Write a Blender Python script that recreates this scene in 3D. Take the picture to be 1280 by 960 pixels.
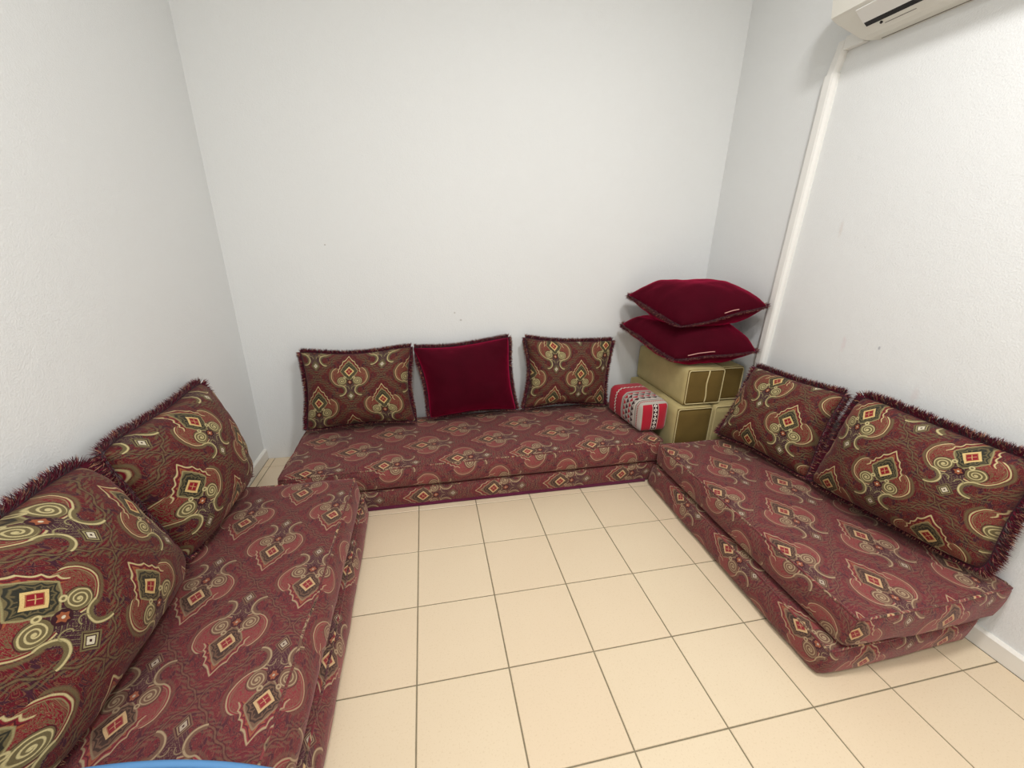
import bpy, bmesh, math, random
from mathutils import Vector, Matrix, noise

for o in list(bpy.data.objects): bpy.data.objects.remove(o)
S = bpy.context.scene
COL = S.collection

# ------------------------------------------------------------------ camera
FOC = 512.87
yaw, pitch, roll = 0.208134, 0.345580, 0.016734
CAM = Vector((0.43386, -1.69913, 1.48686))
fw = Vector((math.sin(yaw)*math.cos(pitch), math.cos(yaw)*math.cos(pitch), -math.sin(pitch)))
r0 = Vector((math.cos(yaw), -math.sin(yaw), 0)); u0 = r0.cross(fw)
rt = math.cos(roll)*r0 + math.sin(roll)*u0
up = -math.sin(roll)*r0 + math.cos(roll)*u0
cd = bpy.data.cameras.new('camera'); cam = bpy.data.objects.new('camera', cd); COL.objects.link(cam)
M = Matrix((rt, up, -fw)).transposed().to_4x4(); M.translation = CAM
cam.matrix_world = M
cd.sensor_fit = 'HORIZONTAL'; cd.sensor_width = 36.0; cd.lens = FOC/1280*36; cd.clip_start = 0.02
S.camera = cam

# ------------------------------------------------------------------ world, light, exposure
w = bpy.data.worlds.new('world'); S.world = w; w.use_nodes = True
w.node_tree.nodes['Background'].inputs[0].default_value = (0.9, 0.95, 1, 1)
w.node_tree.nodes['Background'].inputs[1].default_value = 0.3
LAMP = Vector((1.36, -1.15, 3.28))
LAMP_POWER = 68
FILL_LAMP = Vector((0.35, -2.3, 3.28)); FILL_POWER = 60  # added fill behind the camera to even out the light, no known lamp
ld = bpy.data.lights.new('ceiling_light', 'AREA'); ld.shape = 'DISK'; ld.size = 0.34
ld.energy = LAMP_POWER; ld.color = (1.0, 0.977, 0.968)
lo = bpy.data.objects.new('ceiling_light', ld); COL.objects.link(lo); lo.location = LAMP
ld2 = bpy.data.lights.new('ceiling_light', 'AREA'); ld2.shape = 'DISK'; ld2.size = 0.34
ld2.energy = FILL_POWER; ld2.color = ld.color
lo2 = bpy.data.objects.new('ceiling_light', ld2); COL.objects.link(lo2); lo2.location = FILL_LAMP
S.view_settings.view_transform = 'Standard'; S.view_settings.look = 'None'
S.view_settings.gamma = 1.0; S.view_settings.use_curve_mapping = False
S.view_settings.exposure = -0.56

XL, XR, YB, YF, ZC = -0.72, 2.50, 1.11, -3.3, 3.34

# ------------------------------------------------------------------ small node language
def lin(c):
    return tuple((v/12.92 if v <= .04045 else ((v+.055)/1.055)**2.4) for v in (x/255 for x in c)) + (1,)

class E:
    def __init__(s, t, k): s.t, s.k = t, k
    def m(s, op, *a, clamp=False):
        n = s.t.nodes.new('ShaderNodeMath'); n.operation = op; n.use_clamp = clamp
        for i, v in enumerate((s,)+a):
            if isinstance(v, E): s.t.links.new(v.k, n.inputs[i])
            else: n.inputs[i].default_value = v
        return E(s.t, n.outputs[0])
    def __add__(s, o): return s.m('ADD', o)
    __radd__ = __add__
    def __sub__(s, o): return s.m('SUBTRACT', o)
    def __rsub__(s, o): return (s*-1.0)+o
    def __mul__(s, o): return s.m('MULTIPLY', o)
    __rmul__ = __mul__
    def __truediv__(s, o): return s.m('DIVIDE', o)
    def abs(s): return s.m('ABSOLUTE')
    def sin(s): return s.m('SINE')
    def cos(s): return s.m('COSINE')
    def pow(s, p): return s.m('POWER', p)
    def lt(s, v): return s.m('LESS_THAN', v)
    def gt(s, v): return s.m('GREATER_THAN', v)
    def max(s, o): return s.m('MAXIMUM', o)
    def min(s, o): return s.m('MINIMUM', o)
    def fract(s): return s.m('FRACT')
    def mod(s, v): return s.m('FLOORED_MODULO', v)
    def soft(s, a, b):                       # 1 below a, 0 above b
        n = s.t.nodes.new('ShaderNodeMapRange'); n.interpolation_type = 'LINEAR'
        s.t.links.new(s.k, n.inputs[0])
        n.inputs[1].default_value = a; n.inputs[2].default_value = b
        n.inputs[3].default_value = 1; n.inputs[4].default_value = 0
        return E(s.t, n.outputs[0])
    def line(s, c, w_, e=.12): return (s-c).abs().soft(w_-e*.5, w_+e*.5)   # 1 near value c
    def inv(s): return 1.0-s

def val(t, x, y=0, z=0):
    n = t.nodes.new('ShaderNodeCombineXYZ')
    for i, v in enumerate((x, y, z)):
        if isinstance(v, E): t.links.new(v.k, n.inputs[i])
        else: n.inputs[i].default_value = v
    return n.outputs[0]

def mixc(t, base, col, f):
    n = t.nodes.new('ShaderNodeMix'); n.data_type = 'RGBA'
    if isinstance(f, E): t.links.new(f.k, n.inputs[0])
    else: n.inputs[0].default_value = f
    for sock, c in ((n.inputs[6], base), (n.inputs[7], col)):
        if isinstance(c, tuple): sock.default_value = c
        else: t.links.new(c, sock)
    return n.outputs[2]

def noise_tex(t, vec, scale, detail=2.0, rough=.5, dist=0.0):
    n = t.nodes.new('ShaderNodeTexNoise'); n.inputs['Scale'].default_value = scale
    n.inputs['Detail'].default_value = detail; n.inputs['Roughness'].default_value = rough
    n.inputs['Distortion'].default_value = dist
    if vec is not None: t.links.new(vec, n.inputs['Vector'])
    return E(t, n.outputs[0])

def new_mat(name, rough=.6, sheen=0, spec=.5):
    m = bpy.data.materials.new(name); m.use_nodes = True
    t = m.node_tree; b = t.nodes['Principled BSDF']
    b.inputs['Roughness'].default_value = rough
    b.inputs['Specular IOR Level'].default_value = spec
    if sheen: b.inputs['Sheen Weight'].default_value = sheen; b.inputs['Sheen Roughness'].default_value = .45
    return m, t, b

def bump(t, b, h, strength, dist):
    n = t.nodes.new('ShaderNodeBump'); n.inputs['Strength'].default_value = strength
    n.inputs['Distance'].default_value = dist
    t.links.new(h.k, n.inputs['Height']); t.links.new(n.outputs[0], b.inputs['Normal'])

def coords(t, kind='Object'):
    return t.nodes.new('ShaderNodeTexCoord').outputs[kind]

def plain(name, rgb, rough=.6, sheen=0, spec=.5, var=.12, nscale=8, bscale=0, bstr=.2, bdist=.002, tint=None):
    m, t, b = new_mat(name, rough, sheen, spec)
    c = coords(t); n = noise_tex(t, c, nscale, 4)
    dk = tuple(v*(1-var) for v in lin(rgb)[:3])+(1,); lt_ = tuple(min(1, v*(1+var)) for v in lin(rgb)[:3])+(1,)
    t.links.new(mixc(t, dk, lt_, n), b.inputs['Base Color'])
    if tint: b.inputs['Sheen Tint'].default_value = lin(tint)
    if bscale: bump(t, b, noise_tex(t, c, bscale, 2), bstr, bdist)
    return m

# ------------------------------------------------------------------ the woven damask
def damask(name, wash=0.0):
    m, t, b = new_mat(name, .78, .35 if wash else .14, .25)
    uvn = coords(t, 'UV'); sp = t.nodes.new('ShaderNodeSeparateXYZ'); 
    # tiny wobble so that threads are not ruler-straight
    t.links.new(uvn, sp.inputs[0])
    wob = noise_tex(t, uvn, 14, 2)
    X = E(t, sp.outputs[0])*100.0 + (wob-.5)*1.1
    Y = E(t, sp.outputs[1])*100.0 + (noise_tex(t, uvn, 15, 2)-.5)*1.1
    P, Q, OFF = 38.0, 41.0, 3.4
    xa = (X+P/2).mod(P)-P/2; yc = (Y+OFF+Q/2).mod(Q)-Q/2
    far = (xa.abs()*(1/P)+yc.abs()*(1/Q)).gt(.5)
    ax = xa.abs(); a = ax+(P/2-2*ax)*far
    yy = yc-(yc.m('SIGN')*(Q/2))*far            # relative to the cell centre
    y = yy-OFF                                  # relative to the diamond
    # ground filigree from a field that repeats like the weave
    kx, ky = 2*math.pi/P, 2*math.pi/Q
    cx, cy, sy = (X*kx).cos(), (Y*ky).cos(), (Y*ky).sin()
    v1 = val(t, cx*cy, cx*sy, (X*(2*kx)).cos()*.5)
    n1 = noise_tex(t, v1, 3.2, 2.5, .55, .6)
    n2 = noise_tex(t, v1, 7.5, 2, .5, 1.2)
    red = lin((112, 18, 36) if wash else (102, 8, 28)); brt = lin((138, 26, 46) if wash else (122, 12, 34)); drk = lin((52, 18, 26)); plum = lin((62, 26, 42))
    oli = lin((112, 86, 66) if wash else (108, 96, 64)); olb = lin((116, 70, 54)); crm = lin((174, 154, 118) if wash else (198, 184, 134)); gold = lin((206, 172, 122) if wash else (214, 184, 122))
    grn = lin((44, 44, 34)); pale = lin((140, 122, 92) if wash else (150, 140, 98)); wht = lin((180, 168, 146) if wash else (212, 202, 176)); rust = lin((150, 84, 52))
    c = mixc(t, red, plum, n1.line(.5, .035, .06))
    f1 = (n1*14.0).fract().line(.5, .15, .1)
    c = mixc(t, c, lin((128, 84, 66)) if wash else lin((124, 84, 58)), f1*(.66 if wash else .7))
    c = mixc(t, c, drk, (n1*14.0).fract().line(.74, .05, .06)*.7)
    f2 = (n2*9.0).fract().line(.5, .09, .1)
    c = mixc(t, c, drk if wash else lin((34, 14, 18)), f2*(.6 if wash else .9))
    # fronds along the ogee between the medallions
    e = a*(1/(P/2))+yy.abs()*(1/(Q/2))-1.0
    tt = a*(1/(P/2))-yy.abs()*(1/(Q/2))
    wav = (tt*14.0).sin()*.03
    ew = (e+wav).abs()
    vein = ((tt*46.0)+ew*60.0+n1*5.0).sin().soft(-.25, .15)
    c = mixc(t, c, oli, (ew.soft(.12, .15)*vein)*.6)
    c = mixc(t, c, oli, ew.line(.0, .012, .02)*.8)
    c = mixc(t, c, drk, ew.line(.028, .008, .01)*.7)
    # lower plum field between the volutes and the tails
    plm = (a*(1/5.4)+(y+11.0).abs()*(1/7.5)).soft(.98, 1.04)
    c = mixc(t, c, plum, plm)
    c = mixc(t, c, pale, plm*((a*(1/5.4)+(y+11.0).abs()*(1/7.5))*5.0+f1*.5).fract().line(.5, .1, .15)*.7)
    # crescents
    dx, dy = a-4.3, y+3.4
    rr = (dx*dx+dy*dy).m('SQRT')
    gate = (a-2.4).gt(0)*y.lt(2.4)
    c = mixc(t, c, oli, rr.line(7.35, .4, .5)*gate*(a-5.5).gt(0)*(.5 if wash else .8))
    c = mixc(t, c, brt, rr.soft(6.5, 6.6)*gate)
    c = mixc(t, c, pale, rr.soft(5.8, 5.9)*gate*f2*.7)
    c = mixc(t, c, oli, rr.soft(5.8, 5.9)*gate*f1*.8)
    c = mixc(t, c, crm, rr.line(6.45, .19, .2)*gate)
    c = mixc(t, c, pale, rr.line(5.8, .1, .15)*gate*.8)
    # scalloped arch
    yp = (y+1.0).max(0.0)
    th = yp.m('ARCTAN2', a)
    k = (a*(1/6.7)).pow(1.25)+(yp*(1/11.3)).pow(1.25)
    ks = k+(th*8.0).sin().abs()*.11-.04
    above = y.gt(-1.0)
    c = mixc(t, c, brt, ks.soft(1.0, 1.02)*above)
    c = mixc(t, c, olb, ks.soft(.95, .97)*above*f2)
    c = mixc(t, c, crm, ks.line(1.0, .042, .04)*above)
    c = mixc(t, c, drk, ks.line(.86, .02, .04)*above)
    c = mixc(t, c, rust, ks.line(.78, .05, .04)*above*((th*26.0).sin().gt(-.2)))
    # inner leaf with petals
    k2 = (a*(1/5.0)).pow(1.15)+(y.max(0.0)*(1/7.4)).pow(1.15)+((y*-1.0).max(0.0)*(1/6.0)).pow(1.15)
    c = mixc(t, c, oli, k2.soft(1.0, 1.03))
    c = mixc(t, c, pale, k2.line(1.0, .05, .05))
    th2 = y.m('ARCTAN2', a)
    pet = k2+(th2*5.0).sin().abs()*.14
    c = mixc(t, c, grn, pet.soft(.92, .95))
    c = mixc(t, c, oli, pet.line(.78, .04, .05)*.9)
    c = mixc(t, c, oli, ((th2*16.0).sin().gt(.55))*pet.line(.66, .1, .05)*.7)
    # volutes
    vx, vy = a-4.5, y+6.5
    vr = (vx*vx+vy*vy).m('SQRT'); va = vy.m('ARCTAN2', vx)*(1/(2*math.pi))
    sw = (vr*(1/1.0)+va).fract()
    c = mixc(t, c, oli, vr.soft(2.85, 2.95))
    c = mixc(t, c, crm, vr.soft(2.6, 2.7)*sw.line(.5, .17, .14))
    c = mixc(t, c, drk, vr.line(3.0, .1, .14)*.9)
    c = mixc(t, c, crm, vr.soft(.32, .5))
    # beads between diamond and volutes
    bx = (a-2.6); by = y+4.0; br = (bx*bx+by*by).m('SQRT')
    c = mixc(t, c, crm, br.soft(.75, .9)); c = mixc(t, c, oli, br.soft(.3, .45))
    # flower
    fy = y+7.4; fr = (a*a+fy*fy).m('SQRT'); fa = fy.m('ARCTAN2', a)
    c = mixc(t, c, drk, fr.soft(1.8, 1.9))
    c = mixc(t, c, rust, (fr+(fa*2.5).sin().abs()*.5).soft(1.35, 1.45))
    c = mixc(t, c, wht, fr.soft(.3, .42))
    # tails
    qx, qy = a-6.3, y+13.0; qr = (qx*qx+qy*qy).m('SQRT')
    tg = qx.lt(.3)*y.lt(-8.9)
    c = mixc(t, c, oli, qr.line(3.25, .75, .2)*tg)
    c = mixc(t, c, crm, qr.line(3.6, .24, .2)*tg)
    # inner hooks
    hx, hy = a-2.0, y+11.6; hr = (hx*hx+hy*hy).m('SQRT')
    c = mixc(t, c, pale, hr.line(1.2, .16, .15)*hy.gt(-.6))
    # small stone at the foot
    sd = a*(1/1.35)+(y+17.0).abs()*(1/1.7)
    c = mixc(t, c, oli, sd.soft(1.95, 2.0)); c = mixc(t, c, drk, sd.soft(1.6, 1.65))
    c = mixc(t, c, pale, sd.soft(1.35, 1.4)); c = mixc(t, c, drk, sd.soft(1.0, 1.05))
    c = mixc(t, c, wht, sd.soft(.78, .82)); c = mixc(t, c, drk, sd.soft(.22, .28))
    # central diamond
    d = a*(1/2.9)+y.abs()*(1/3.4)
    c = mixc(t, c, grn, d.soft(1.08, 1.12)); c = mixc(t, c, gold, d.soft(.98, 1.02))
    c = mixc(t, c, rust, d.line(.66, .03, .04))
    c = mixc(t, c, lin((138, 22, 34)), d.soft(.6, .64))
    c = mixc(t, c, gold, d.soft(.5, .52)*((a-y.abs()*.85).abs().lt(.14))*.7)
    # threads: fine mottling
    th_ = noise_tex(t, uvn, 520, 2, .6)
    hsv = t.nodes.new('ShaderNodeHueSaturation'); t.links.new(c, hsv.inputs['Color'])
    vv = th_*.9+(.46 if wash else .40)
    t.links.new(vv.k, hsv.inputs['Value'])
    hsv.inputs['Saturation'].default_value = 1.0-.04*wash
    c = hsv.outputs[0]
    if wash: c = mixc(t, c, lin((140, 78, 78)), .12*wash)       # low-angle sheen of the seat cloth, mixed into its colour
    t.links.new(c, b.inputs['Base Color'])
    b.inputs['Sheen Tint'].default_value = lin((225, 175, 175))
    rib = t.nodes.new('ShaderNodeTexWave'); rib.inputs['Scale'].default_value = 90; t.links.new(uvn, rib.inputs['Vector'])
    rib.inputs['Distortion'].default_value = 2
    bump(t, b, th_+E(t, rib.outputs[1])*.3+noise_tex(t, uvn, 40, 3)*.8, .35, .0016)
    return m

MAT = {}
MAT['cushion_cloth'] = damask('damask_cushion', 0)
MAT['seat_cloth'] = damask('damask_seat', 1.0)
MAT['velvet'] = plain('crimson_velvet', (62, 1, 17), .85, .8, .1, .35, 7, 26, .5, .006, tint=(235, 30, 90))
MAT['fringe'] = plain('fringe_burgundy', (88, 12, 36), .7, .5, .3, .4, 60, tint=(220, 90, 120))
MAT['fringe_dark'] = plain('fringe_dark', (48, 10, 24), .7, .3, .3, .3, 60)
MAT['fringe_gold'] = plain('fringe_gold', (172, 122, 92), .6, .3, .4, .3, 60)
MAT['plum'] = plain('plum_lining', (92, 22, 56), .8, .3, .2, .15, 12, 200, .2, .001)
MAT['pipe_white'] = plain('white_plastic', (236, 235, 230), .35, 0, .5, .01, 3)
MAT['ac_white'] = plain('ac_casing', (226, 224, 214), .4, 0, .5, .01, 3)
MAT['ac_dark'] = plain('ac_slot', (22, 20, 20), .6)
MAT['ac_grey'] = plain('ac_seam_and_shade', (120, 116, 108), .6)
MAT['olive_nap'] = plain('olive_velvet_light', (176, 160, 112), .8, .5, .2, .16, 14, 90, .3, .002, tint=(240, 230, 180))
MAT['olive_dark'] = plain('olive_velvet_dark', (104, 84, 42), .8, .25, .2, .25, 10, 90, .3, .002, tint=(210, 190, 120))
MAT['olive_cord'] = plain('olive_cord', (206, 190, 140), .7, .3, .2, .1, 30)
MAT['zip'] = plain('seam_thread', (205, 150, 140), .5)
MAT['blue'] = plain('blue_plastic', (88, 140, 190), .6, 0, .5, .05, 10, 120, .2, .001)
MAT['blue_in'] = plain('blue_plastic_inside', (30, 72, 128), .5, 0, .5, .05, 10)
MAT['grout'] = plain('grout', (132, 122, 100), .9, 0, .2, .3, 30)

def wall_mat(name, rgb, marks=()):
    m, t, b = new_mat(name, .62, 0, .35)
    c = coords(t); n = noise_tex(t, c, 1.3, 3)
    l = lin(rgb); dk = tuple(v*.965 for v in l[:3])+(1,)
    col = mixc(t, dk, l, n)
    for (px, py, pz, rad, s, rgb2) in marks:
        vm = t.nodes.new('ShaderNodeVectorMath'); vm.operation = 'SUBTRACT'; t.links.new(c, vm.inputs[0])
        vm.inputs[1].default_value = (px, py, pz)
        v2 = t.nodes.new('ShaderNodeVectorMath'); v2.operation = 'MULTIPLY'; t.links.new(vm.outputs[0], v2.inputs[0])
        v2.inputs[1].default_value = (1, 1, s)
        v3 = t.nodes.new('ShaderNodeVectorMath'); v3.operation = 'LENGTH'; t.links.new(v2.outputs[0], v3.inputs[0])
        dd = E(t, v3.outputs['Value'])+(noise_tex(t, c, 60, 2)-.5)*rad
        col = mixc(t, col, lin(rgb2), dd.soft(rad*.4, rad)*.7)
    t.links.new(col, b.inputs['Base Color'])
    h = noise_tex(t, c, 150, 3, .6)+noise_tex(t, c, 16, 2)*.8
    bump(t, b, h, .5, .003)
    return m
WM = (232, 234, 233)
MAT['wall'] = wall_mat('wall_paint', WM, ())
MAT['wall_r'] = wall_mat('wall_paint_right', WM, ((2.5, -.22, 1.02, .006, .6, (160, 158, 165)), (2.5, -.05, 1.0, .015, .3, (228, 222, 222)),
                                                 (2.5, -.42, .86, .02, .5, (228, 222, 220)), (2.5, .13, 1.55, .012, .25, (222, 218, 214))))
MAT['wall_b'] = wall_mat('wall_paint_back', WM, ((.66, 1.11, .94, .01, 1, (170, 166, 160)), (.62, 1.11, .99, .008, 1, (180, 176, 170)), (-.15, 1.11, 1.42, .006, 1, (170, 165, 160))))
MAT['skirt'] = plain('skirting_paint', (236, 233, 224), .4, 0, .5, .03, 6)

def tile_mat():
    m, t, b = new_mat('floor_tile', .34, 0, .5)
    c = coords(t); g = t.nodes.new('ShaderNodeNewGeometry')
    oi = t.nodes.new('ShaderNodeObjectInfo')
    n = noise_tex(t, g.outputs['Position'], 2.2, 3); n2 = noise_tex(t, g.outputs['Position'], 170, 2)
    col = mixc(t, lin((216, 197, 167)), lin((225, 209, 180)), n)
    col = mixc(t, col, lin((218, 195, 165)), E(t, oi.outputs['Random'])*.5)
    col = mixc(t, col, lin((196, 172, 132)), n2.soft(.3, .42)*.35)
    t.links.new(col, b.inputs['Base Color'])
    bump(t, b, noise_tex(t, g.outputs['Position'], 60, 3), .12, .001)
    return m
MAT['tile'] = tile_mat()

def sadu(name, end):
    m, t, b = new_mat(name, .85, .2, .2)
    uv = coords(t, 'UV'); sp = t.nodes.new('ShaderNodeSeparateXYZ'); t.links.new(uv, sp.inputs[0])
    U = E(t, sp.outputs[0])*100.0; V = E(t, sp.outputs[1])*100.0     # cm
    red = lin((172, 30, 48)); gry = lin((176, 168, 158)); blk = lin((60, 30, 38)); wht = lin((222, 214, 202))
    c = gry
    if not end:      # V runs along the block from the back (0) to the front (40)
        c = mixc(t, red, gry, V.soft(2.2, 2.4))
        c = mixc(t, c, gry, V.gt(18.6))
        zz = ((U*(1/2.4)).fract()-.5).abs()*2.0
        c = mixc(t, c, blk, (V-(10.4+zz*1.2)).abs().lt(.85)*.55); c = mixc(t, c, wht, (V-(10.4+zz*1.2)).abs().lt(.5))
        # triangles in the grey band
        for v0, col2, ph in ((21.2, red, 0), (24.2, blk, .5), (27.2, red, 0), (30.2, blk, .25)):
            f = ((U*(1/4.0)+ph).fract()-.5).abs()*5.6
            c = mixc(t, c, col2, ((V-v0).gt(0))*((V-v0)-f).lt(0)*((V-v0).lt(2.4)))
        c = mixc(t, c, blk, V.line(20.4, .18, .1)); c = mixc(t, c, wht, V.line(33.6, .3, .1)); c = mixc(t, c, blk, V.line(34.6, .18, .1))
        c = mixc(t, c, red, V.line(36.6, .5, .1)*((U*.8).fract().gt(.45)))
    else:            # U across the end from its middle, V up
        au = U.abs()
        c = mixc(t, gry, red, au.lt(8.6))
        c = mixc(t, c, blk, au.lt(1.7))
        dm = au*(1/1.35)+((V*(1/2.9)).fract()-.5).abs()*2.0
        c = mixc(t, c, wht, dm.lt(.98)); c = mixc(t, c, blk, dm.lt(.38))
        c = mixc(t, c, wht, au.line(1.95, .14, .1))
    c = mixc(t, c, blk, noise_tex(t, uv, 300, 2).soft(.3, .45)*.3)
    t.links.new(c, b.inputs['Base Color'])
    wv = t.nodes.new('ShaderNodeTexWave'); wv.inputs['Scale'].default_value = 60; t.links.new(uv, wv.inputs['Vector'])
    bump(t, b, E(t, wv.outputs[1])+noise_tex(t, uv, 200, 2), .4, .0015)
    return m
MAT['sadu'] = sadu('striped_weave', False); MAT['sadu_end'] = sadu('striped_weave_end', True)

# ------------------------------------------------------------------ helpers
def tag(o, label=None, cat=None, group=None, kind=None):
    if label: o['label'] = label
    if cat: o['category'] = cat
    if group: o['group'] = group
    if kind: o['kind'] = kind
    return o
def link(name, me, mats, parent=None, loc=None, smooth=True):
    o = bpy.data.objects.new(name, me); COL.objects.link(o)
    if not isinstance(mats, (list, tuple)): mats = [mats]
    for m in mats: me.materials.append(MAT[m] if isinstance(m, str) else m)
    if smooth:
        for p in me.polygons: p.use_smooth = True
    if parent is not None: o.parent = parent
    if loc is not None: o.location = loc
    return o
def empty(name, loc):
    o = bpy.data.objects.new(name, None); COL.objects.link(o); o.location = loc; o.empty_display_size = .05; return o
def mesh_bm(name, bm):
    me = bpy.data.meshes.new(name); bm.normal_update(); bm.to_mesh(me); bm.free(); return me
def add_box(bm, lo_, hi, bev=0):
    g = bmesh.ops.create_cube(bm, size=1)['verts']
    for v in g:
        v.co = Vector([lo_[i]+(v.co[i]+.5)*(hi[i]-lo_[i]) for i in range(3)])
    if bev:
        es = list({e for v in g for e in v.link_edges})
        bmesh.ops.bevel(bm, geom=es, offset=bev, segments=2, profile=.5, affect='EDGES')
def tube_bm(bm, pts, r, n=8, closed=False):
    rings = []
    N = len(pts); prev = None
    for i, p in enumerate(pts):
        a = pts[(i-1) % N] if (closed or i) else p
        b_ = pts[(i+1) % N] if (closed or i < N-1) else p
        d = (b_-a).normalized() if (b_-a).length > 1e-9 else Vector((1, 0, 0))
        ref = Vector((0, 0, 1)) if abs(d.z) < .9 else Vector((1, 0, 0))
        if prev is not None:
            ref = prev
        s = (ref - d*ref.dot(d)).normalized(); prev = s
        q = d.cross(s)
        rings.append([bm.verts.new(p+r*(math.cos(2*math.pi*k/n)*s+math.sin(2*math.pi*k/n)*q)) for k in range(n)])
    for i in range(N if closed else N-1):
        A, B = rings[i], rings[(i+1) % N]
        for k in range(n): bm.faces.new((A[k], A[(k+1) % n], B[(k+1) % n], B[k]))
    if not closed:
        bm.faces.new(list(reversed(rings[0]))); bm.faces.new(rings[-1])
def prism_y(bm, prof, y0, y1):              # prof = [(x,z)], extruded along y
    A = [bm.verts.new((x, y0, z)) for x, z in prof]; B = [bm.verts.new((x, y1, z)) for x, z in prof]
    n = len(prof)
    for i in range(n): bm.faces.new((A[i], A[(i+1) % n], B[(i+1) % n], B[i]))
    bm.faces.new(list(reversed(A))); bm.faces.new(B)
    bmesh.ops.recalc_face_normals(bm, faces=bm.faces[:])

# ------------------------------------------------------------------ the room
def slab(name, lo_, hi, mat):
    bm = bmesh.new(); add_box(bm, lo_, hi)
    return tag(link(name, mesh_bm(name, bm), mat, smooth=False), kind='structure')
floor = slab('floor', (XL-.1, YF-.1, -.1), (XR+.1, YB+.1, -.003), 'grout')
slab('wall_left', (XL-.1, YF-.1, -.003), (XL, YB+.1, ZC), 'wall')
slab('wall_right', (XR, YF-.1, -.003), (XR+.1, YB+.1, ZC), 'wall_r')
slab('wall_back', (XL, YB, -.003), (XR, YB+.1, ZC), 'wall_b')
slab('wall_front', (XL, YF-.1, -.003), (XR, YF, ZC), 'wall')
slab('ceiling', (XL-.1, YF-.1, ZC), (XR+.1, YB+.1, ZC+.1), 'wall')

def skirting(name, x0, x1, y0, y1, face):
    H, c = .075, .008
    bm = bmesh.new()
    if face in 'LR':
        xw, xf = (x0, x1) if face == 'L' else (x1, x0)
        s = 1 if xf > xw else -1
        prism_y(bm, [(xw, 0), (xf, 0), (xf, H-c), (xf-s*c, H), (xw, H)], y0, y1)
    else:
        prism_y(bm, [(-y1, 0), (-y0, 0), (-y0, H-c), (-y0-c, H), (-y1, H)], x0, x1)
        for v in bm.verts: v.co = Vector((v.co.y, -v.co.x, v.co.z))
        bmesh.ops.recalc_face_normals(bm, faces=bm.faces[:])
    return tag(link(name, mesh_bm(name, bm), 'skirt', smooth=False), kind='structure')
skirting('baseboard_left', XL, XL+.018, YF, YB, 'L')
skirting('baseboard_right', XR-.018, XR, YF, YB, 'R')

T = .33; G = .0024
def tile_mesh(w_, h_):
    bm = bmesh.new(); add_box(bm, (-w_/2, -h_/2, -.003), (w_/2, h_/2, 0))
    top = [e for e in bm.edges if all(v.co.z > -.001 for v in e.verts)]
    bmesh.ops.bevel(bm, geom=top, offset=.0016, segments=1, affect='EDGES')
    me = mesh_bm('tile', bm); me.materials.append(MAT['tile']); return me
tcache = {}
for i in range(-3, 8):
    for j in range(-10, 4):
        x0, x1 = max(i*T, XL+.018), min((i+1)*T, XR-.018)
        y0, y1 = max(j*T, YF), min((j+1)*T, YB)
        if x1-x0 < .02 or y1-y0 < .02: continue
        k = (round(x1-x0, 4), round(y1-y0, 4))
        if k not in tcache: tcache[k] = tile_mesh(k[0]-2*G, k[1]-2*G)
        o = bpy.data.objects.new('tile', tcache[k]); COL.objects.link(o); o.parent = floor
        o.location = ((x0+x1)/2, (y0+y1)/2, 0)

# ceiling lamp, plus the added fill lamp with a like body
for L_, lt_o, lab in ((LAMP, lo, 'round white flush lamp on the ceiling above the floor space'), (FILL_LAMP, lo2, 'added unseen fill lamp on the ceiling behind the camera')):
    rl = empty('ceiling_lamp', (L_.x, L_.y, ZC)); tag(rl, lab, 'lamp')
    bm = bmesh.new(); bmesh.ops.create_cone(bm, cap_ends=True, segments=48, radius1=.2, radius2=.19, depth=.045)
    for v in bm.verts: v.co.z -= .0225
    link('lamp_body', mesh_bm('lamp_body', bm), 'pipe_white', rl, smooth=False)
    lt_o.parent = rl; lt_o.location = (0, 0, -.052)

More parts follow.
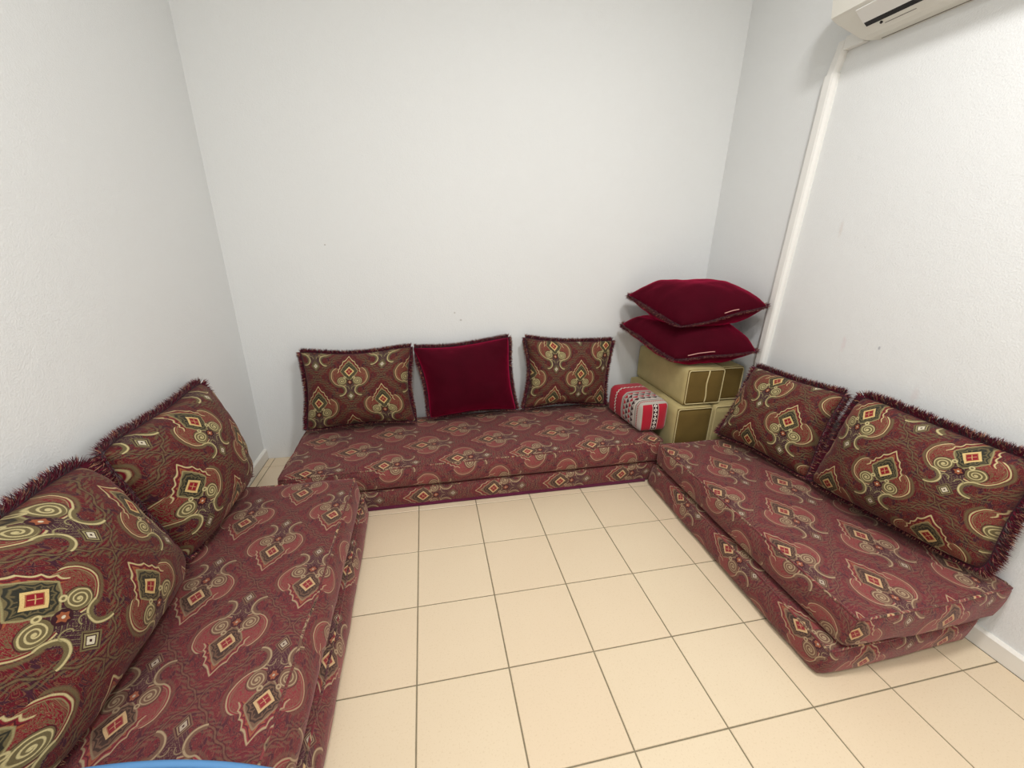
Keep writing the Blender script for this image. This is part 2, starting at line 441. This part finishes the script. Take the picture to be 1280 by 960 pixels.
# ------------------------------------------------------------------ padded boxes
def bil(c, u, v):                          # c = BL, BR, TR, TL
    return (c[0]*(1-u)+c[1]*u)*(1-v)+(c[3]*(1-u)+c[2]*u)*v
def padded(name, lo4, hi4, mat, uvf, r=.03, puff=.012, nois=.006, seed=0, seg=(26, 14, 5), parent=None, end_mat=None, side=.01, pipe=None, pr=.0045):
    """lo4 / hi4: bottom and top corner rings (front-left, front-right, back-right, back-left)."""
    lo4 = [Vector(p) for p in lo4]; hi4 = [Vector(p) for p in hi4]
    L = ((lo4[1]-lo4[0]).length, (lo4[3]-lo4[0]).length, (hi4[0]-lo4[0]).length)
    sx, sy, sz = seg
    rnd = random.Random(seed); off = Vector((rnd.uniform(0, 50), rnd.uniform(0, 50), rnd.uniform(0, 50)))
    def pos(u, v, w_):
        p = Vector((u*L[0], v*L[1], w_*L[2])); q = Vector([min(max(p[i], r), L[i]-r) for i in range(3)])
        d = p-q; nrm = d.normalized() if d.length > 1e-9 else Vector((0, 0, 0))
        p2 = q+nrm*r if d.length > 1e-9 else p
        cu, cv, cw = 1-(2*u-1)**4, 1-(2*v-1)**4, 1-(2*w_-1)**2
        disp = Vector((0, 0, 0))
        if w_ >= .999: disp.z += puff*cu*cv
        if u <= .001: disp.x -= side*cw*cv
        if u >= .999: disp.x += side*cw*cv
        if v <= .001: disp.y -= side*cw*cu
        if v >= .999: disp.y += side*cw*cu
        n_ = noise.noise((p2+off)*5.0)+.5*noise.noise((p2+off)*13)
        amt = nois if w_ > .1 else nois*.3
        c = Vector((.5*L[0], .5*L[1], .5*L[2]))
        out = (p2-c).normalized()
        p3 = p2+disp+out*n_*amt
        U, V, W = p3.x/L[0], p3.y/L[1], max(p3.z/L[2], 0.0)
        return bil(lo4, U, V)*(1-W)+bil(hi4, U, V)*W
    bm = bmesh.new(); uvl = bm.loops.layers.uv.new('UVMap')
    def grid(f, n, m_, uvfun, mi=0):
        vs = [[bm.verts.new(pos(*f(i/n, j/m_))) for j in range(m_+1)] for i in range(n+1)]
        for i in range(n):
            for j in range(m_):
                fc = bm.faces.new((vs[i][j], vs[i+1][j], vs[i+1][j+1], vs[i][j+1])); fc.material_index = mi
                for lp, (a, b_) in zip(fc.loops, ((i, j), (i+1, j), (i+1, j+1), (i, j+1))):
                    lp[uvl].uv = uvfun(a/n, b_/m_)
    def warp(n):                              # denser near edges
        return lambda s: s
    H = L[2]
    grid(lambda a, b_: (a, b_, 1), sx, sy, lambda a, b_: uvf(a*L[0], b_*L[1], 0))
    grid(lambda a, b_: (a, 1-b_, 0), sx, sy, lambda a, b_: uvf(a*L[0], (1-b_)*L[1], 0))
    grid(lambda a, b_: (a, 0, b_), sx, sz, lambda a, b_: uvf(a*L[0], -(1-b_)*H, 1), 1 if end_mat else 0)
    grid(lambda a, b_: (1-a, 1, b_), sx, sz, lambda a, b_: uvf((1-a)*L[0], L[1]+(1-b_)*H, 2))
    grid(lambda a, b_: (0, 1-a, b_), sy, sz, lambda a, b_: uvf(-(1-b_)*H, (1-a)*L[1], 3))
    grid(lambda a, b_: (1, a, b_), sy, sz, lambda a, b_: uvf(L[0]+(1-b_)*H, a*L[1], 4))
    bmesh.ops.remove_doubles(bm, verts=bm.verts[:], dist=.0003)
    base = sum(lo4, Vector())/4
    for v in bm.verts: v.co -= base
    mats = [mat]+([end_mat] if end_mat else [])
    ob = link(name, mesh_bm(name, bm), mats, parent, base)
    if pipe:
        for w_ in pipe:
            bmp = bmesh.new(); pts = []
            k = 1/math.sqrt(2)
            N = 40
            ring = [(i/N, 0) for i in range(N)]+[(1, i/N) for i in range(N)]+[(1-i/N, 1) for i in range(N)]+[(0, 1-i/N) for i in range(N)]
            for (u, v) in ring:
                p = pos(u, v, 1 if w_ else 0)
                pts.append(p-base+Vector((0, 0, 0)))
            tube_bm(bmp, pts, pr, 6, True)
            uvp = bmp.loops.layers.uv.new('UVMap')
            for f in bmp.faces:
                for lp in f.loops: lp[uvp].uv = (lp.vert.co.x+.03, lp.vert.co.y+.05)
            link('piping', mesh_bm('piping', bmp), mat if not end_mat else 'olive_cord', ob)
    return ob

SEATS = 'seat mattresses laid two high along the walls'
def rect(x0, x1, y0, y1, z): return [(x0, y0, z), (x1, y0, z), (x1, y1, z), (x0, y1, z)]

# left seat: local x = world x from x0, local y = world y from y0
def uv_left(x0, y0, du=0):
    return lambda a, b_, f: (a+x0+.203+du, -(b_+y0+.19))
def uv_right(x0, y0, du=0):
    return lambda a, b_, f: (a+x0-2.0+du, (b_+y0+.80))
def uv_back(x0, y0, du=0):
    return lambda a, b_, f: (b_+y0-.595+du, -(a+x0+.057))

o = padded('seat_mattress', [(-.70, -1.28, 0.002), (.07, -1.28, 0.002), (.062, .35, 0.002), (-.70, .35, 0.002)],
           [(-.70, -1.28, .128), (.05, -1.28, .128), (.05, .345, .128), (-.70, .345, .128)], 'seat_cloth', uv_left(-.7, -1.28, .11), .035, .0, .006, 1, (18, 40, 5), pipe=(1,))
tag(o, 'lower paisley floor mattress under the upper one along the left wall', 'mattress', SEATS)
o = padded('seat_mattress', [(-.70, -1.26, .132), (.035, -1.26, .132), (.035, .345, .132), (-.70, .345, .132)],
           [(-.70, -1.26, .262), (-.035, -1.26, .262), (.018, .335, .262), (-.70, .335, .262)], 'seat_cloth', uv_left(-.7, -1.26), .032, .012, .009, 2, (20, 44, 6), pipe=(1,))
tag(o, 'upper paisley floor mattress of the left wall seat, two cushions leaning on it', 'mattress', SEATS)
# back seat
ob = padded('seat_mattress', [(-.40, .375, 0.002), (1.83, .375, .002), (1.83, 1.07, .002), (-.40, 1.07, .002)],
            [(-.40, .375, .122), (1.85, .375, .138), (1.85, 1.07, .138), (-.40, 1.07, .122)], 'seat_cloth', uv_back(-.4, .37, -.1), .022, .0, .005, 3, (50, 16, 5), pipe=(1,))
tag(ob, 'lower paisley floor mattress with plum bottom edge along the back wall', 'mattress', SEATS)
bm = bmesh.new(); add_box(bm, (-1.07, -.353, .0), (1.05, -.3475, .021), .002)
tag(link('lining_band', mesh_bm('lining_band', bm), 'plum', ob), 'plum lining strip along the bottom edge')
o = padded('seat_mattress', [(-.40, .37, .126), (1.855, .365, .142), (1.855, 1.06, .142), (-.40, 1.06, .126)],
           [(-.40, .385, .25), (1.875, .385, .285), (1.875, 1.06, .285), (-.40, 1.06, .252)], 'seat_cloth', uv_back(-.4, .37), .026, .01, .008, 4, (54, 18, 6), pipe=(1,))
tag(o, 'upper paisley floor mattress of the back wall seat under three upright cushions', 'mattress', SEATS)
# right seat
o = padded('seat_mattress', [(1.735, -.915, .002), (2.455, -.905, .002), (2.47, .368, .002), (1.762, .368, .002)],
           [(1.745, -.92, .142), (2.47, -.92, .142), (2.48, .366, .142), (1.79, .366, .142)], 'seat_cloth', uv_right(1.735, -.92, -.1), .03, .0, .006, 5, (18, 34, 5), pipe=(1,))
tag(o, 'lower paisley floor mattress under the upper one along the right wall', 'mattress', SEATS)
o = padded('seat_mattress', [(1.785, -.925, .146), (2.492, -.93, .146), (2.492, .345, .146), (1.80, .345, .146)],
           [(1.795, -.94, .298), (2.496, -.945, .315), (2.496, .33, .298), (1.785, .33, .298)], 'seat_cloth', uv_right(1.79, -.93), .028, .01, .008, 6, (20, 38, 6), pipe=(1,))
tag(o, 'upper paisley floor mattress of the right wall seat, reaching to the wall', 'mattress', SEATS)

# ------------------------------------------------------------------ cushions
def cushion(name, label, group, C, thick, mat, W, H, uvo, seed, back=.6, pinch=.035, clampf=None, fl=.031, nstr=6500, zipper=None, expo=.5, wr=.010, flip=False, tilt=0.0, rnd_c=.035):
    C = [Vector(p) for p in C]; rnd = random.Random(seed)
    N = 36; off = Vector((rnd.uniform(0, 90), rnd.uniform(0, 90), 3))
    nrm = (C[1]-C[0]+C[2]-C[3]).cross(C[3]-C[0]+C[2]-C[1]).normalized()
    if flip: nrm = -nrm
    base = (C[0]+C[1]+C[2]+C[3])/4
    def mid(u, v):
        a, b_ = 2*u-1, 2*v-1
        p = pinch*(1+.25*math.sin(seed+3*u+2*v))
        u2 = u-p*a*(1-b_*b_); v2 = v-p*b_*(1-a*a)
        rc = rnd_c*abs(a*b_)**5
        u2 -= rc*(1 if a > 0 else -1); v2 -= rc*(1 if b_ > 0 else -1)
        q = bil(C, u2, v2)
        q = q+nrm*(.008*noise.noise(Vector((u*3, v*3, 0))+off))
        return q
    def pt(u, v, s):
        a, b_ = abs(2*u-1), abs(2*v-1)
        h = max((1-a**2.4)*(1-b_**2.4), 0)**expo
        t = thick*(.62 if s > 0 else back*.62)*h
        q = Vector((u, v, 0))
        w_ = noise.noise(q*4+off)*1.0+noise.noise(q*9+off)*.5
        # radial creases towards the corners
        cc = max(0, a*b_-.25)
        ang = math.atan2(b_+.001, a+.001)
        w_ += 1.6*cc*math.sin(ang*16+seed)
        edge = max(a, b_); w_ += .8*max(0, edge-.75)*math.sin((u+v*1.3)*38+seed)*2
        bead = 0.0
        if h > 0: t += wr*w_*min(1, h*1.6)
        p = mid(u, v)+nrm*(s*t)
        if clampf: p = clampf(p)
        return p-base
    bm = bmesh.new(); uvl = bm.loops.layers.uv.new('UVMap')
    def rm(s): return .5-.5*math.cos(math.pi*s)*(.35)-.5*(1-2*s)*.65
    front = [[bm.verts.new(pt(rm(i/N), rm(j/N), 1)) for j in range(N+1)] for i in range(N+1)]
    backv = [[front[i][j] if i in (0, N) or j in (0, N) else bm.verts.new(pt(rm(i/N), rm(j/N), -1)) for j in range(N+1)] for i in range(N+1)]
    cu, su = math.cos(tilt), math.sin(tilt)
    def uvx(i, j):
        x, y = rm(i/N)*W-uvo[0], rm(j/N)*H-uvo[1]
        return (x*cu-y*su, x*su+y*cu)
    for i in range(N):
        for j in range(N):
            q = ((i, j), (i+1, j), (i+1, j+1), (i, j+1))
            f = bm.faces.new([front[a][b_] for a, b_ in q])
            for lp, (a, b_) in zip(f.loops, q): lp[uvl].uv = uvx(a, b_)
            q = q[::-1]
            f = bm.faces.new([backv[a][b_] for a, b_ in q])
            for lp, (a, b_) in zip(f.loops, q): lp[uvl].uv = uvx(a, b_)
    if flip: bmesh.ops.reverse_faces(bm, faces=bm.faces[:])
    ob = link(name, mesh_bm(name, bm), mat, None, base)
    tag(ob, label, 'cushion', group)
    # seam cord
    ring = [(i/30, 0) for i in range(30)]+[(1, i/30) for i in range(30)]+[(1-i/30, 1) for i in range(30)]+[(0, 1-i/30) for i in range(30)]
    pts = [pt(u, v, 1) for u, v in ring]
    bmc = bmesh.new(); tube_bm(bmc, pts, .0045, 6, True)
    link('seam_cord', mesh_bm('seam_cord', bmc), 'fringe_dark', ob)
    # brush fringe
    verts, faces, mi = [], [], []
    per = len(pts); cen = sum(pts, Vector())/per
    for s in range(nstr):
        tpos = rnd.random()*per; k = int(tpos); fr_ = tpos-k
        p = pts[k % per].lerp(pts[(k+1) % per], fr_)
        tan = (pts[(k+1) % per]-pts[k % per]).normalized()
        outd = tan.cross(nrm)
        if outd.dot(p-cen) < 0: outd = -outd
        fan = rnd.gauss(.1, .6); lean = rnd.gauss(0, .35)
        d = (outd+nrm*fan+tan*lean).normalized()
        ln = fl*rnd.uniform(.65, 1.15)*(.5 if tpos < 30 else 1)
        wd = tan*.0014*rnd.uniform(.7, 1.3)+nrm*rnd.uniform(-.0008, .0008)
        m1 = p+d*ln*.5; bend = Vector((0, 0, -1))*rnd.uniform(0, .25)
        e = p+(d+bend*.6).normalized()*ln
        P4 = [p-wd, p+wd, m1+wd*1.1, m1-wd*1.1, e]
        if clampf: P4 = [clampf(q+base)-base for q in P4]
        b0 = len(verts); verts += P4
        faces += [(b0, b0+1, b0+2, b0+3), (b0+3, b0+2, b0+4)]
        x = rnd.random(); c = 2 if x < .025 else (1 if x < .45 else 0)
        mi += [c, 2 if rnd.random() < .13 else c]
    me = bpy.data.meshes.new('fringe'); me.from_pydata([tuple(v) for v in verts], [], faces)
    fo = link('fringe', me, ['fringe', 'fringe_dark', 'fringe_gold'], ob, smooth=False)
    for p, c in zip(me.polygons, mi): p.material_index = c
    tag(fo, kind='stuff')
    if zipper:
        u0_, u1_, v_ = zipper
        zp = [pt(u0_+(u1_-u0_)*i/12, v_, 1)+nrm*.004 for i in range(13)]
        bz = bmesh.new(); tube_bm(bz, zp, .0028, 6)
        tag(link('seam_strip', mesh_bm('seam_strip', bz), 'zip', ob), 'pale pink thread along the front seam')
    return ob

def cl(xmin=-9, xmax=9, ymax=9, ymin=-9, zmin=-9):
    def f(p): return Vector((min(max(p.x, xmin), xmax), min(max(p.y, ymin), ymax), max(p.z, zmin)))
    return f
UPR = 'upright cushions leaning on the walls'
CB = cl(ymax=YB-.004, zmin=.272)
cushion('cushion', 'paisley cushion at the left end of the back wall seat', UPR,
        [(-.36, .87, .30), (.335, .885, .30), (.328, 1.02, .795), (-.37, 1.02, .785)], .21, 'cushion_cloth', .62, .50, (.272, .375), 11, clampf=cl(ymax=YB-.004, zmin=.272, xmax=.332), pinch=.055, rnd_c=.015)
cushion('cushion', 'plain crimson velvet cushion standing upright between two paisley ones', UPR,
        [(.415, .915, .305), (1.035, .955, .31), (.985, 1.03, .835), (.322, 1.02, .785)], .22, 'velvet', .64, .54, (0, 0), 12, clampf=cl(ymax=YB-.004, zmin=.272, xmin=.339), pinch=.05, rnd_c=.012)
cushion('cushion', 'paisley cushion on the back wall seat beside the red striped block', UPR,
        [(1.075, .945, .315), (1.70, .93, .315), (1.765, 1.03, .785), (1.09, 1.03, .83)], .2, 'cushion_cloth', .62, .50, (.37, .26), 13, clampf=CB, pinch=.06, rnd_c=.015)
CR = cl(xmax=XR-.004, zmin=.315)
cushion('cushion', 'paisley cushion on the right wall seat nearest the olive blocks', UPR,
        [(2.175, .315, .335), (2.30, -.23, .335), (2.425, -.20, .79), (2.42, .385, .755)], .22, 'cushion_cloth', .56, .50, (.44, .25), 14, clampf=cl(xmax=XR-.004, zmin=.315, ymin=-.252), fl=.036, pinch=.05, rnd_c=.02)
cushion('cushion', 'large paisley cushion at the open end of the right wall seat', UPR,
        [(2.27, -.255, .345), (2.385, -.90, .345), (2.44, -.90, .80), (2.43, -.26, .815)], .25, 'cushion_cloth', .64, .53, (.305, .263), 15, clampf=cl(xmax=XR-.004, zmin=.318, ymax=-.25), fl=.042, nstr=8500)
CLF = cl(xmin=XL+.004, zmin=.282)
cushion('cushion', 'paisley cushion of the left seat nearer the back wall, partly behind another', UPR,
        [(-.50, -.25, .30), (-.49, .33, .30), (-.66, .46, .81), (-.66, -.27, .80)], .25, 'cushion_cloth', .62, .55, (.28, .47), 16, clampf=cl(xmin=XL+.004, zmin=.282, ymin=-.31), fl=.038, nstr=7500)
cushion('cushion', 'big paisley cushion of the left seat nearest the camera', UPR,
        [(-.47, -.98, .30), (-.49, -.27, .30), (-.65, -.33, .81), (-.65, -1.02, .84)], .28, 'cushion_cloth', .66, .56, (.555, .39), 17, clampf=cl(xmin=XL+.004, zmin=.284, ymax=-.30), fl=.042, nstr=8000)

# ------------------------------------------------------------------ olive blocks
def block(label, x0, x1, y0, y1, z0, z1, seed, endm='olive_dark', cord=True, bodym='olive_nap', mids=True):
    ob = padded('armrest_block', rect(x0, x1, y0, y1, z0), rect(x0, x1, y0, y1, z1), bodym, lambda a, b_, f: (a, b_), .016, .004, .003, seed, (8, 16, 8), end_mat=endm, side=.004)
    tag(ob, label, 'armrest', 'olive velvet armrest blocks stacked in the corner')
    cx, cy = (x0+x1)/2, (y0+y1)/2
    lx0, lx1, ly = x0-cx+.01, x1-cx-.01, y0-cy-.0015
    h = z1-z0
    def rr(y_):
        P = []
        r_ = .014
        for (ccx, ccz, a0) in ((lx1-r_, h-.01-r_, 0), (lx0+r_, h-.01-r_, 90), (lx0+r_, .01+r_, 180), (lx1-r_, .01+r_, 270)):
            for k in range(5):
                a = math.radians(a0+k*22.5); P.append(Vector((ccx+r_*math.cos(a), y_, ccz+r_*math.sin(a))))
        return P
    if cord:
        bm = bmesh.new(); tube_bm(bm, rr(ly), .0032, 6, True); link('piping', mesh_bm('piping', bm), 'olive_cord', ob)
    if mids:
        bm = bmesh.new(); tube_bm(bm, [Vector(((lx0+lx1)/2+.012+.004*math.sin(k), ly-.003, .012+(h-.024)*k/8)) for k in range(9)], .0042, 6)
        link('cord', mesh_bm('cord', bm), 'olive_cord', ob)
    return ob
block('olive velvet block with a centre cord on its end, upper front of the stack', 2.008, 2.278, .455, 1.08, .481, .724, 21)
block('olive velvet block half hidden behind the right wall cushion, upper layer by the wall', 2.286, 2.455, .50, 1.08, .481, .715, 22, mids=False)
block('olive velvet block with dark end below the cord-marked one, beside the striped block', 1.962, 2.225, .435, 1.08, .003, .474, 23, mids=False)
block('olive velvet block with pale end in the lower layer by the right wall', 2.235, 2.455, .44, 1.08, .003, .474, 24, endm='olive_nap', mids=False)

# red striped block on the back seat
def uv_s(a, b_, f):
    if f == 1: return (a-.098, b_)
    return (a+.01, .40-b_)
rb = padded('armrest_block', [(1.742, .485, .298), (1.938, .485, .298), (1.938, .885, .298), (1.70, .885, .298)],
            [(1.735, .485, .495), (1.938, .485, .50), (1.938, .885, .50), (1.70, .885, .495)], 'sadu', uv_s, .03, .008, .004, 31, (10, 20, 8), end_mat='sadu_end', side=.008)
tag(rb, 'red and grey tribal striped woven armrest block on the back seat', 'armrest')

# ------------------------------------------------------------------ velvet pillows on the blocks
STK = 'crimson velvet pillows stacked on the olive blocks'
CP = cl(xmax=XR-.004, ymax=YB-.004)
def plane(q): return .988+.05*(q.x-2.1)
def cz(p): 
    q = CP(p); q.z = min(q.z, plane(q)-.003)
    if q.y > .43 and q.x > 1.98: q.z = max(q.z, .733)
    return q
def cu_(p):
    q = CP(p); q.z = max(q.z, plane(q)); return q
cushion('pillow', 'lower crimson velvet pillow lying on the olive velvet blocks', STK,
        [(1.93, .50, .775), (2.41, .37, .845), (2.43, .93, .86), (1.79, 1.01, .91)], .30, 'velvet', .6, .6, (0, 0), 41, back=.62, clampf=cz, fl=.031, zipper=(.16, .48, .003), pinch=.012, rnd_c=.02)
cushion('pillow', 'topmost crimson velvet pillow of the corner stack', STK,
        [(1.955, .52, .975), (2.43, .385, 1.12), (2.44, .95, 1.1), (1.81, 1.0, 1.115)], .27, 'velvet', .6, .6, (0, 0), 42, back=.8, clampf=cu_, fl=.031, zipper=(.5, .66, .003), pinch=.012, rnd_c=.02)

# ------------------------------------------------------------------ air conditioner and its trunking
ac = empty('air_conditioner', (XR, -.2, 2.31)); tag(ac, 'white split air conditioner unit high on the right wall', 'air conditioner')
YA, YC = .275, -.62
prof = [(2.5, 2.344), (2.45, 2.346), (2.425, 2.354), (2.33, 2.414), (2.312, 2.428), (2.30, 2.436), (2.288, 2.50), (2.288, 2.56), (2.30, 2.60), (2.34, 2.62), (2.5, 2.62)]
bm = bmesh.new(); prism_y(bm, [(x-XR, z-2.31) for x, z in prof], YC+.2, YA+.2)
for v in bm.verts:
    if v.co.y > 0: v.co.y -= max(0.0, (v.co.x+.2))*.45*max(0, min(1, (2.45-2.31-v.co.z)/.05))
link('casing', mesh_bm('casing', bm), 'ac_white', ac, smooth=False)
def on(s):    # along the sloping underside from front edge (0) to rear edge (1)
    P = [Vector((2.305, 0, 2.4345)), Vector((2.33, 0, 2.414)), Vector((2.425, 0, 2.354))]
    return P[0].lerp(P[1], s/.3) if s < .3 else P[1].lerp(P[2], (s-.3)/.7)
nr = Vector((-.534, 0, -.845))
def strip(name, s0, s1, y0, y1, mat, lift=.004, th=.006):
    bm = bmesh.new(); a, b_ = on(s0), on(s1); O = Vector((XR, -.2, 2.31))
    A = [a+nr*(lift-th), a+nr*lift, b_+nr*lift, b_+nr*(lift-th)]
    V0 = [bm.verts.new(Vector((p.x, y0, p.z))-O) for p in A]; V1 = [bm.verts.new(Vector((p.x, y1, p.z))-O) for p in A]
    for i in range(4): bm.faces.new((V0[i], V0[(i+1) % 4], V1[(i+1) % 4], V1[i]))
    bm.faces.new(V0[::-1]); bm.faces.new(V1); bmesh.ops.recalc_face_normals(bm, faces=bm.faces[:])
    return link(name, mesh_bm(name, bm), mat, ac, smooth=False)
strip('air_slot', .30, .74, YC+.05, .168, 'ac_dark', .0015, .006)
strip('louver', .10, .58, YC+.055, .165, 'pipe_white', .008, .006)
strip('pan_seam', .86, .875, -.02, .10, 'ac_grey', .001, .003)
strip('front_seam', .03, .045, YC, YA-.01, 'ac_grey', .0008, .003)
for yy_ in (.03, -.32):
    bm = bmesh.new(); bmesh.ops.create_uvsphere(bm, u_segments=10, v_segments=6, radius=.006); p = on(.8)+nr*.001
    link('louver_pivot', mesh_bm('louver_pivot', bm), 'ac_dark', ac, Vector((p.x-XR, yy_+.2+.08, p.z-2.31)))

bm = bmesh.new(); tube_bm(bm, [Vector((-.012, .2-.5, .0345)), Vector((-.012, .17+.2, .0345))], .0025, 6)
link('rear_shade_line', mesh_bm('rear_shade_line', bm), 'ac_grey', ac)  # grey tube drawn as the contact shade between unit and wall
bm = bmesh.new(); add_box(bm, (-.034, .24+.2, .045), (-.002, .34+.2, .10), .004)
link('pipe_outlet', mesh_bm('pipe_outlet', bm), 'pipe_white', ac, smooth=False)
tr = empty('pipe_trunking', (XR, .43, .0)); tag(tr, 'white plastic pipe trunking running down the right wall from the air conditioner', 'trunking')
def trunk(ya, za, yb, zb, wd=.034, dp=.036):
    bm = bmesh.new(); pr_ = [(0, -wd), (-dp*.45, -wd), (-dp*.85, -wd*.82), (-dp, -wd*.5), (-dp, wd*.5), (-dp*.85, wd*.82), (-dp*.45, wd), (0, wd)]
    A = [bm.verts.new((x, ya-.43+y, za)) for x, y in pr_]; B = [bm.verts.new((x, yb-.43+y, zb)) for x, y in pr_]
    for i in range(len(pr_)): bm.faces.new((A[i], A[(i+1) % len(pr_)], B[(i+1) % len(pr_)], B[i]))
    bm.faces.new(A[::-1]); bm.faces.new(B); bmesh.ops.recalc_face_normals(bm, faces=bm.faces[:])
    return bm
link('cover', mesh_bm('cover', trunk(.44, .078, .388, 2.27)), 'pipe_white', tr, smooth=False)
tag(link('upper_cover', mesh_bm('upper_cover', trunk(.388, 2.272, .357, 2.40, .028, .03)), 'pipe_white', tr, smooth=False))

# ------------------------------------------------------------------ folded blue blanket on the near end of the left seat
bl = empty('blanket', (-.18, -1.12, .284)); tag(bl, 'folded blue blanket on the left seat, its edge at the photo bottom', 'blanket')
def edge_y(x): return .155-.196*x-.36*x*x
def sheet(name, z0, z1, inset, mat, sd):
    bm = bmesh.new(); n = 22
    rows = []
    for j, yy in enumerate((0, .01, .04, .1, .16, .2, .22)):
        rows.append(yy)
    top, bot = [], []
    for i in range(n+1):
        x = -.232+.49*i/n
        k = 1-(2*i/n-1)**8
        ct, cb = [], []
        for yy in rows:
            y_ = edge_y(x)-inset-yy
            zz = z1-(.010 if yy == 0 else 0)-(1-k)*.01+.002*noise.noise(Vector((x*14, y_*14, sd)))
            ct.append(bm.verts.new((x, y_, zz))); cb.append(bm.verts.new((x, y_, z0)))
        top.append(ct); bot.append(cb)
    m_ = len(rows)
    for i in range(n):
        for j in range(m_-1):
            bm.faces.new((top[i][j], top[i][j+1], top[i+1][j+1], top[i+1][j])); bm.faces.new((bot[i][j], bot[i+1][j], bot[i+1][j+1], bot[i][j+1]))
        bm.faces.new((top[i][0], top[i+1][0], bot[i+1][0], bot[i][0])); bm.faces.new((top[i][-1], bot[i][-1], bot[i+1][-1], top[i+1][-1]))
    for i in (0, n):
        for j in range(m_-1):
            q = (top[i][j], bot[i][j], bot[i][j+1], top[i][j+1]); bm.faces.new(q if i == 0 else q[::-1])
    bmesh.ops.recalc_face_normals(bm, faces=bm.faces[:])
    return link(name, mesh_bm(name, bm), mat, bl)
sheet('folded_layer', .0, .026, 0.0, 'blue_in', 1)
sheet('folded_layer', .027, .05, 0.006, 'blue_in', 2)
bm = bmesh.new(); tube_bm(bm, [Vector((x, edge_y(x)-.004, .0475)) for x in [-.227+.48*i/30 for i in range(31)]], .0085, 10)
tag(link('hem', mesh_bm('hem', bm), 'blue', bl), 'light blue rolled hem')
